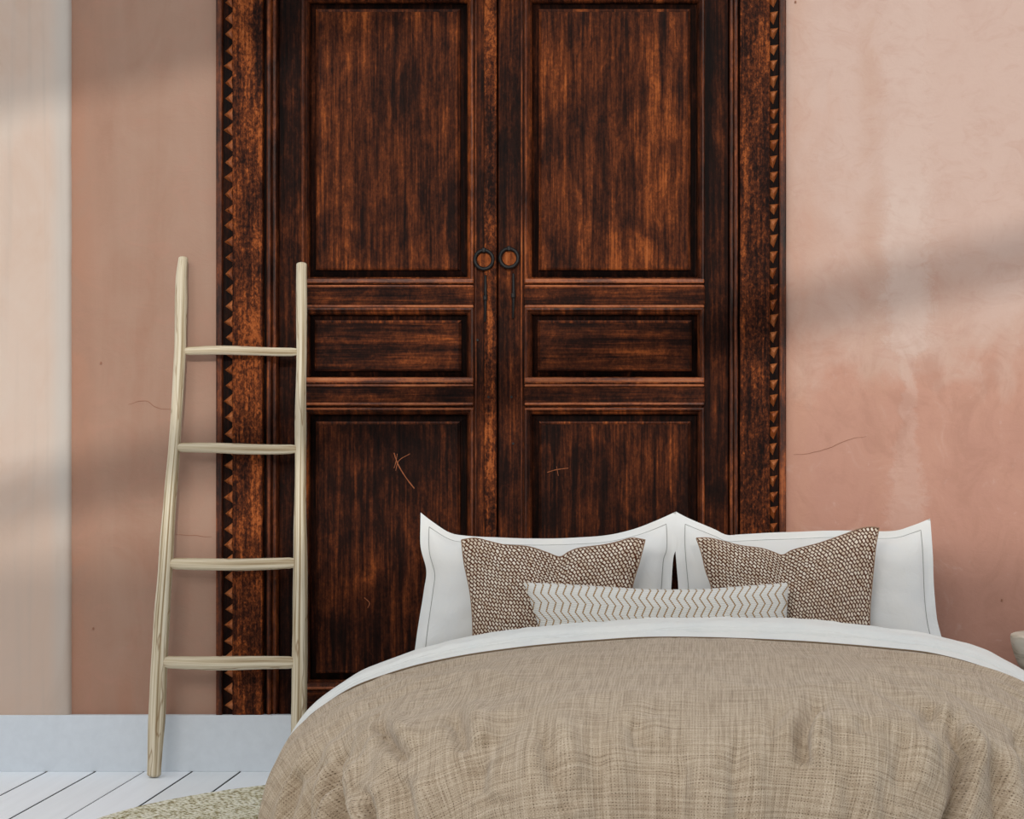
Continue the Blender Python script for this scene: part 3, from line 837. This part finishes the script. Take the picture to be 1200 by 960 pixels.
for i in range(241):
    nn = nrm(i); p0 = full[i]; row = []
    t = i/240
    edge = sm(0.0, 0.06, t)*sm(1.0, 0.94, t)
    side = 0.62+0.38*sm(0.10, 0.32, t)*sm(0.97, 0.80, t)
    fat = side*(1+0.22*math.exp(-((p0.x-0.30)/0.22)**2))
    for j, (d, o) in enumerate(loop):
        dd = d; oo = o
        if o > 0.011:
            oo += 0.0035*n3(p0.x*9, d*40, 1.0)+0.003*n3(p0.x*22, d*90, 4.0)
            # a long shallow crease wandering along the turn-down
            cr = 0.775+0.03*n3(p0.x*1.8, 0, 2.0)
            oo -= 0.010*math.exp(-((d-cr)/0.010)**2)
            c2_ = 0.70+0.03*n3(p0.x*1.3+4, 0, 6.0)
            oo -= 0.013*math.exp(-((d-c2_)/0.010)**2)*sm(-0.2, 0.2, n3(p0.x*2, 1, 1))
        if o > 0: oo *= fat
        if d < 0.65: dd += 0.006*n3(p0.x*6, 0, 8.0)
        row.append(bm.verts.new(p0+nn*oo+Vector((0, -dd, 0))))
    rr.append(row)
m_ = len(loop)
for a, b in zip(rr, rr[1:]):
    for j in range(m_):
        k = (j+1) % m_
        bm.faces.new((a[j], a[k], b[k], b[j]))
bm.faces.new(rr[0]); bm.faces.new(rr[-1])
sheet = obj('top_sheet', bm, WHITE_S, smooth=True)
tag(sheet, 'white cotton sheet turned down in a band over the beige bedspread', 'sheet')
md = sheet.modifiers.new('sub', 'SUBSURF'); md.levels = 1; md.render_levels = 1

# ------------------------------------------------------------------ pillows
def pplane(px, py, d0, z0, th):
    """pixel -> (a, b) on a plane leaning back by th through y=-d0 at z0"""
    dx, dz = (px-VX)/FPX, -(py-VY)/FPX
    # y = -CD + t ; z = CH + dz t ; want y = -d0 + (z-z0) tan th
    T = math.tan(th)
    t = (CD-d0+(CH-z0)*T)/(1-dz*T)
    return dx*t, (CH+dz*t-z0)/math.cos(th)
def pillow(name, top, bottom, left, right, d0, z0, th, thick, mats, flange=0.0, ppow=2.6, dents=(), n=(72, 54), seam=None, wr=0.006, seed=0, uvk=1.0, par=None, back=0.8):
    cv = lambda L, k: catmull([Vector(pplane(a, b, d0, z0, th)).to_3d() for a, b in L], k)
    nu, nv = n
    Tp, Bt = cv(top, nu+1), cv(bottom, nu+1)
    Lf, Rt = cv(left, nv+1), cv(right, nv+1)      # listed from top to bottom
    w = (Tp[-1]-Tp[0]).length; h = (Lf[0]-Lf[-1]).length
    def P2(i, j):
        u, v = i/nu, j/nv
        s = Tp[i]*(1-v)+Bt[i]*v+Lf[j]*(1-u)+Rt[j]*u
        return s-(Tp[0]*(1-u)*(1-v)+Tp[-1]*u*(1-v)+Bt[0]*(1-u)*v+Bt[-1]*u*v)
    sT, cT = math.sin(th), math.cos(th)
    def th_(u, v):
        fu, fv = flange/w, flange/h
        U = (u-0.5)/(0.5-fu); V = (v-0.5)/(0.5-fv)
        if abs(U) >= 1 or abs(V) >= 1: return 0.0
        g = ((1-abs(U)**ppow)*(1-abs(V)**ppow))**0.55
        for (du, dv, ru, rv, am) in dents: g *= 1-am*math.exp(-((u-du)/ru)**2-((v-dv)/rv)**2)
        return g
    def W3(i, j, side):
        u, v = i/nu, j/nv; p = P2(i, j)
        t = th_(u, v)
        e = min(u, 1-u, v, 1-v)
        o = side*(0.003+t*thick*(1 if side > 0 else back))
        if 0 < e: o += (wr*n3(u*4+seed, v*3.3, seed)+wr*0.6*n3(u*9+seed, v*8, seed+4))*min(1, e*18)*(1 if side > 0 else 0.5)
        if flange and t == 0: o += 0.006*n3(u*7+seed, v*6, 1.0)
        # world: a=x, b along the lean, o along the front normal
        return Vector((p.x, -d0+p.y*sT-o*cT, z0+p.y*cT+o*sT))
    bm = bmesh.new(); uvl = bm.loops.layers.uv.new('UVMap')
    F = [[bm.verts.new(W3(i, j, 1)) for j in range(nv+1)] for i in range(nu+1)]
    B = [[None]*(nv+1) for _ in range(nu+1)]
    for i in range(nu+1):
        for j in range(nv+1):
            if i in (0, nu) or j in (0, nv): B[i][j] = F[i][j]
            else: B[i][j] = bm.verts.new(W3(i, j, -1))
    UVc = lambda i, j: (((i/nu)*w)*uvk, ((1-j/nv)*h)*uvk)
    for i in range(nu):
        for j in range(nv):
            f = bm.faces.new((F[i][j], F[i][j+1], F[i+1][j+1], F[i+1][j]))
            for l, q in zip(f.loops, (UVc(i, j), UVc(i, j+1), UVc(i+1, j+1), UVc(i+1, j))): l[uvl].uv = q
            try:
                f = bm.faces.new((B[i][j], B[i+1][j], B[i+1][j+1], B[i][j+1]))
                for l, q in zip(f.loops, (UVc(i, j), UVc(i+1, j), UVc(i+1, j+1), UVc(i, j+1))): l[uvl].uv = q
            except ValueError: pass
    bset = set(F[i][j] for i in range(nu+1) for j in range(nv+1) if i in (0, nu) or j in (0, nv))
    for e in bm.edges:
        if e.verts[0] in bset and e.verts[1] in bset: e.smooth = False
    o = obj(name, bm, mats[0], par, smooth=True)
    kids = []
    if seam == 'flange':
        fi, fj = int(round(flange/w*nu)), int(round(flange/h*nv))
        path = [(i, fj) for i in range(fi, nu-fi)]+[(nu-fi, j) for j in range(fj, nv-fj)]+[(i, nv-fj) for i in range(nu-fi, fi, -1)]+[(fi, j) for j in range(nv-fj, fj-1, -1)]
        pts = [W3(i, j, 1)+Vector((0, -0.0006, 0)) for i, j in path]
        kids.append(obj('stitch_line', tube(pts, [0.0012]*len(pts), 5, dome=False), mats[1], o))
    if seam == 'edge':
        path = [(i, 0) for i in range(nu)]+[(nu, j) for j in range(nv)]+[(i, nv) for i in range(nu, 0, -1)]+[(0, j) for j in range(nv, -1, -1)]
        pts = [W3(i, j, 1) for i, j in path]
        kids.append(obj('piping', tube(pts, [0.0020]*len(pts), 6, dome=False), mats[1], o, smooth=True))
    return o

R = math.radians
p1 = pillow('pillow',
    [(493, 601), (506, 611), (526, 624), (545, 628), (590, 630.5), (640, 631.5), (700, 629), (740, 621), (768, 611), (792, 600)],
    [(485, 770), (560, 773), (640, 774), (720, 773), (783, 770)],
    [(493, 601), (493, 640), (499.5, 668), (497, 692), (490, 735), (487, 757), (485, 770)],
    [(792, 600), (793.5, 625), (793, 642), (789, 655), (786.5, 692), (784, 740), (783, 770)],
    0.34, 0.42, R(17), 0.075, (WHITE, SEAM), flange=0.030, seam='flange', seed=1.0, dents=((0.5, 0.0, 0.3, 0.25, 0.3),), back=0.6)
tag(p1, 'white flanged pillow left of the middle of the bed, against the door', 'pillow', 'white flanged pillows at the head of the bed')
p2 = pillow('pillow',
    [(792, 600), (806, 607), (822, 614), (838, 621), (852, 627.5), (870, 626.5), (920, 624), (984, 622), (1042, 623), (1070, 616), (1090, 608)],
    [(797, 770), (880, 773), (960, 774), (1040, 773), (1109, 770)],
    [(792, 600), (791, 625), (791.5, 645), (793, 665), (795, 692), (796, 740), (797, 770)],
    [(1090, 608), (1093, 650), (1094.5, 690), (1098, 725), (1104, 750), (1109, 770)],
    0.34, 0.42, R(17), 0.075, (WHITE, SEAM), flange=0.030, seam='flange', seed=6.0, dents=((0.45, 0.0, 0.3, 0.25, 0.3),), back=0.6)
tag(p2, 'white flanged pillow right of the middle of the bed, against the pink wall', 'pillow', 'white flanged pillows at the head of the bed')
c1 = pillow('cushion',
    [(541, 633), (557, 631), (572, 634.5), (592, 639), (619, 641), (640, 647.5), (656, 653), (667, 647), (680, 642.5), (707, 639), (725, 635), (740, 631), (756, 633)],
    [(554, 774), (600, 776), (650, 777), (700, 776), (737, 774)],
    [(541, 633), (544, 660), (551, 695), (554, 730), (554, 774)],
    [(756, 633), (749, 660), (741, 689), (738, 730), (737, 774)],
    0.46, 0.44, R(15), 0.055, (BASKET, PIPE), seam='edge', seed=3.0, dents=((0.53, 0.0, 0.07, 0.30, 0.75),), wr=0.008, back=0.35)
tag(c1, 'brown and cream basket-weave cushion leaning on the left white pillow', 'cushion', 'basket-weave cushions')
c2 = pillow('cushion',
    [(816, 631), (831, 631), (852, 636), (869, 640), (892, 643), (905, 647), (917, 651), (929, 645), (958, 637.5), (983, 629), (1006, 620.5), (1019, 618), (1030, 619)],
    [(845, 774), (900, 776), (950, 777), (990, 776), (1019.5, 774)],
    [(816, 631), (822, 648), (827, 669), (834, 690), (841, 730), (845, 774)],
    [(1030, 619), (1026, 642), (1022, 683), (1019.5, 712), (1019, 740), (1019.5, 774)],
    0.46, 0.44, R(15), 0.055, (BASKET, PIPE), seam='edge', seed=9.0, dents=((0.47, 0.0, 0.07, 0.30, 0.75),), wr=0.008, back=0.35)
tag(c2, 'brown and cream basket-weave cushion leaning on the right white pillow', 'cushion', 'basket-weave cushions')
l1 = pillow('lumbar_cushion',
    [(614, 683), (650, 684), (700, 687), (760, 690.5), (820, 690.5), (870, 687), (925, 683)],
    [(636, 768), (700, 772), (770, 773), (850, 772), (919, 768)],
    [(614, 683), (620, 700), (626, 718), (631, 735), (636, 768)],
    [(925, 683), (923, 700), (922, 723), (920, 745), (919, 768)],
    0.56, 0.45, R(10), 0.048, (CHEV, CHEV), seed=12.0, ppow=5, wr=0.004, n=(90, 36), back=0.35)
tag(l1, 'long narrow cream lumbar cushion with gold zigzag stripes, in front of the others', 'cushion')

# ------------------------------------------------------------------ stool at the right edge
sx, sy = 1.203, -0.22
st = empty('stool', (sx, sy, 0)); tag(st, 'round pale turned-wood stool by the pink wall, cut by the right edge', 'stool')
zt = 0.475
obj('seat', lathe([(0.03, zt-0.24), (0.10, zt-0.22), (0.125, zt-0.18), (0.160, zt-0.122), (0.178, zt-0.09), (0.189, zt-0.062), (0.197, zt-0.03), (0.2, zt-0.008), (0.198, zt-0.001), (0.192, zt+0.001)], 56, sx, sy), STUMP, st, smooth=True)
obj('pedestal', lathe([(0.13, 0.0), (0.135, 0.012), (0.12, 0.03), (0.07, 0.07), (0.055, 0.13), (0.06, 0.2), (0.085, zt-0.22)], 40, sx, sy), STUMP, st, smooth=True)
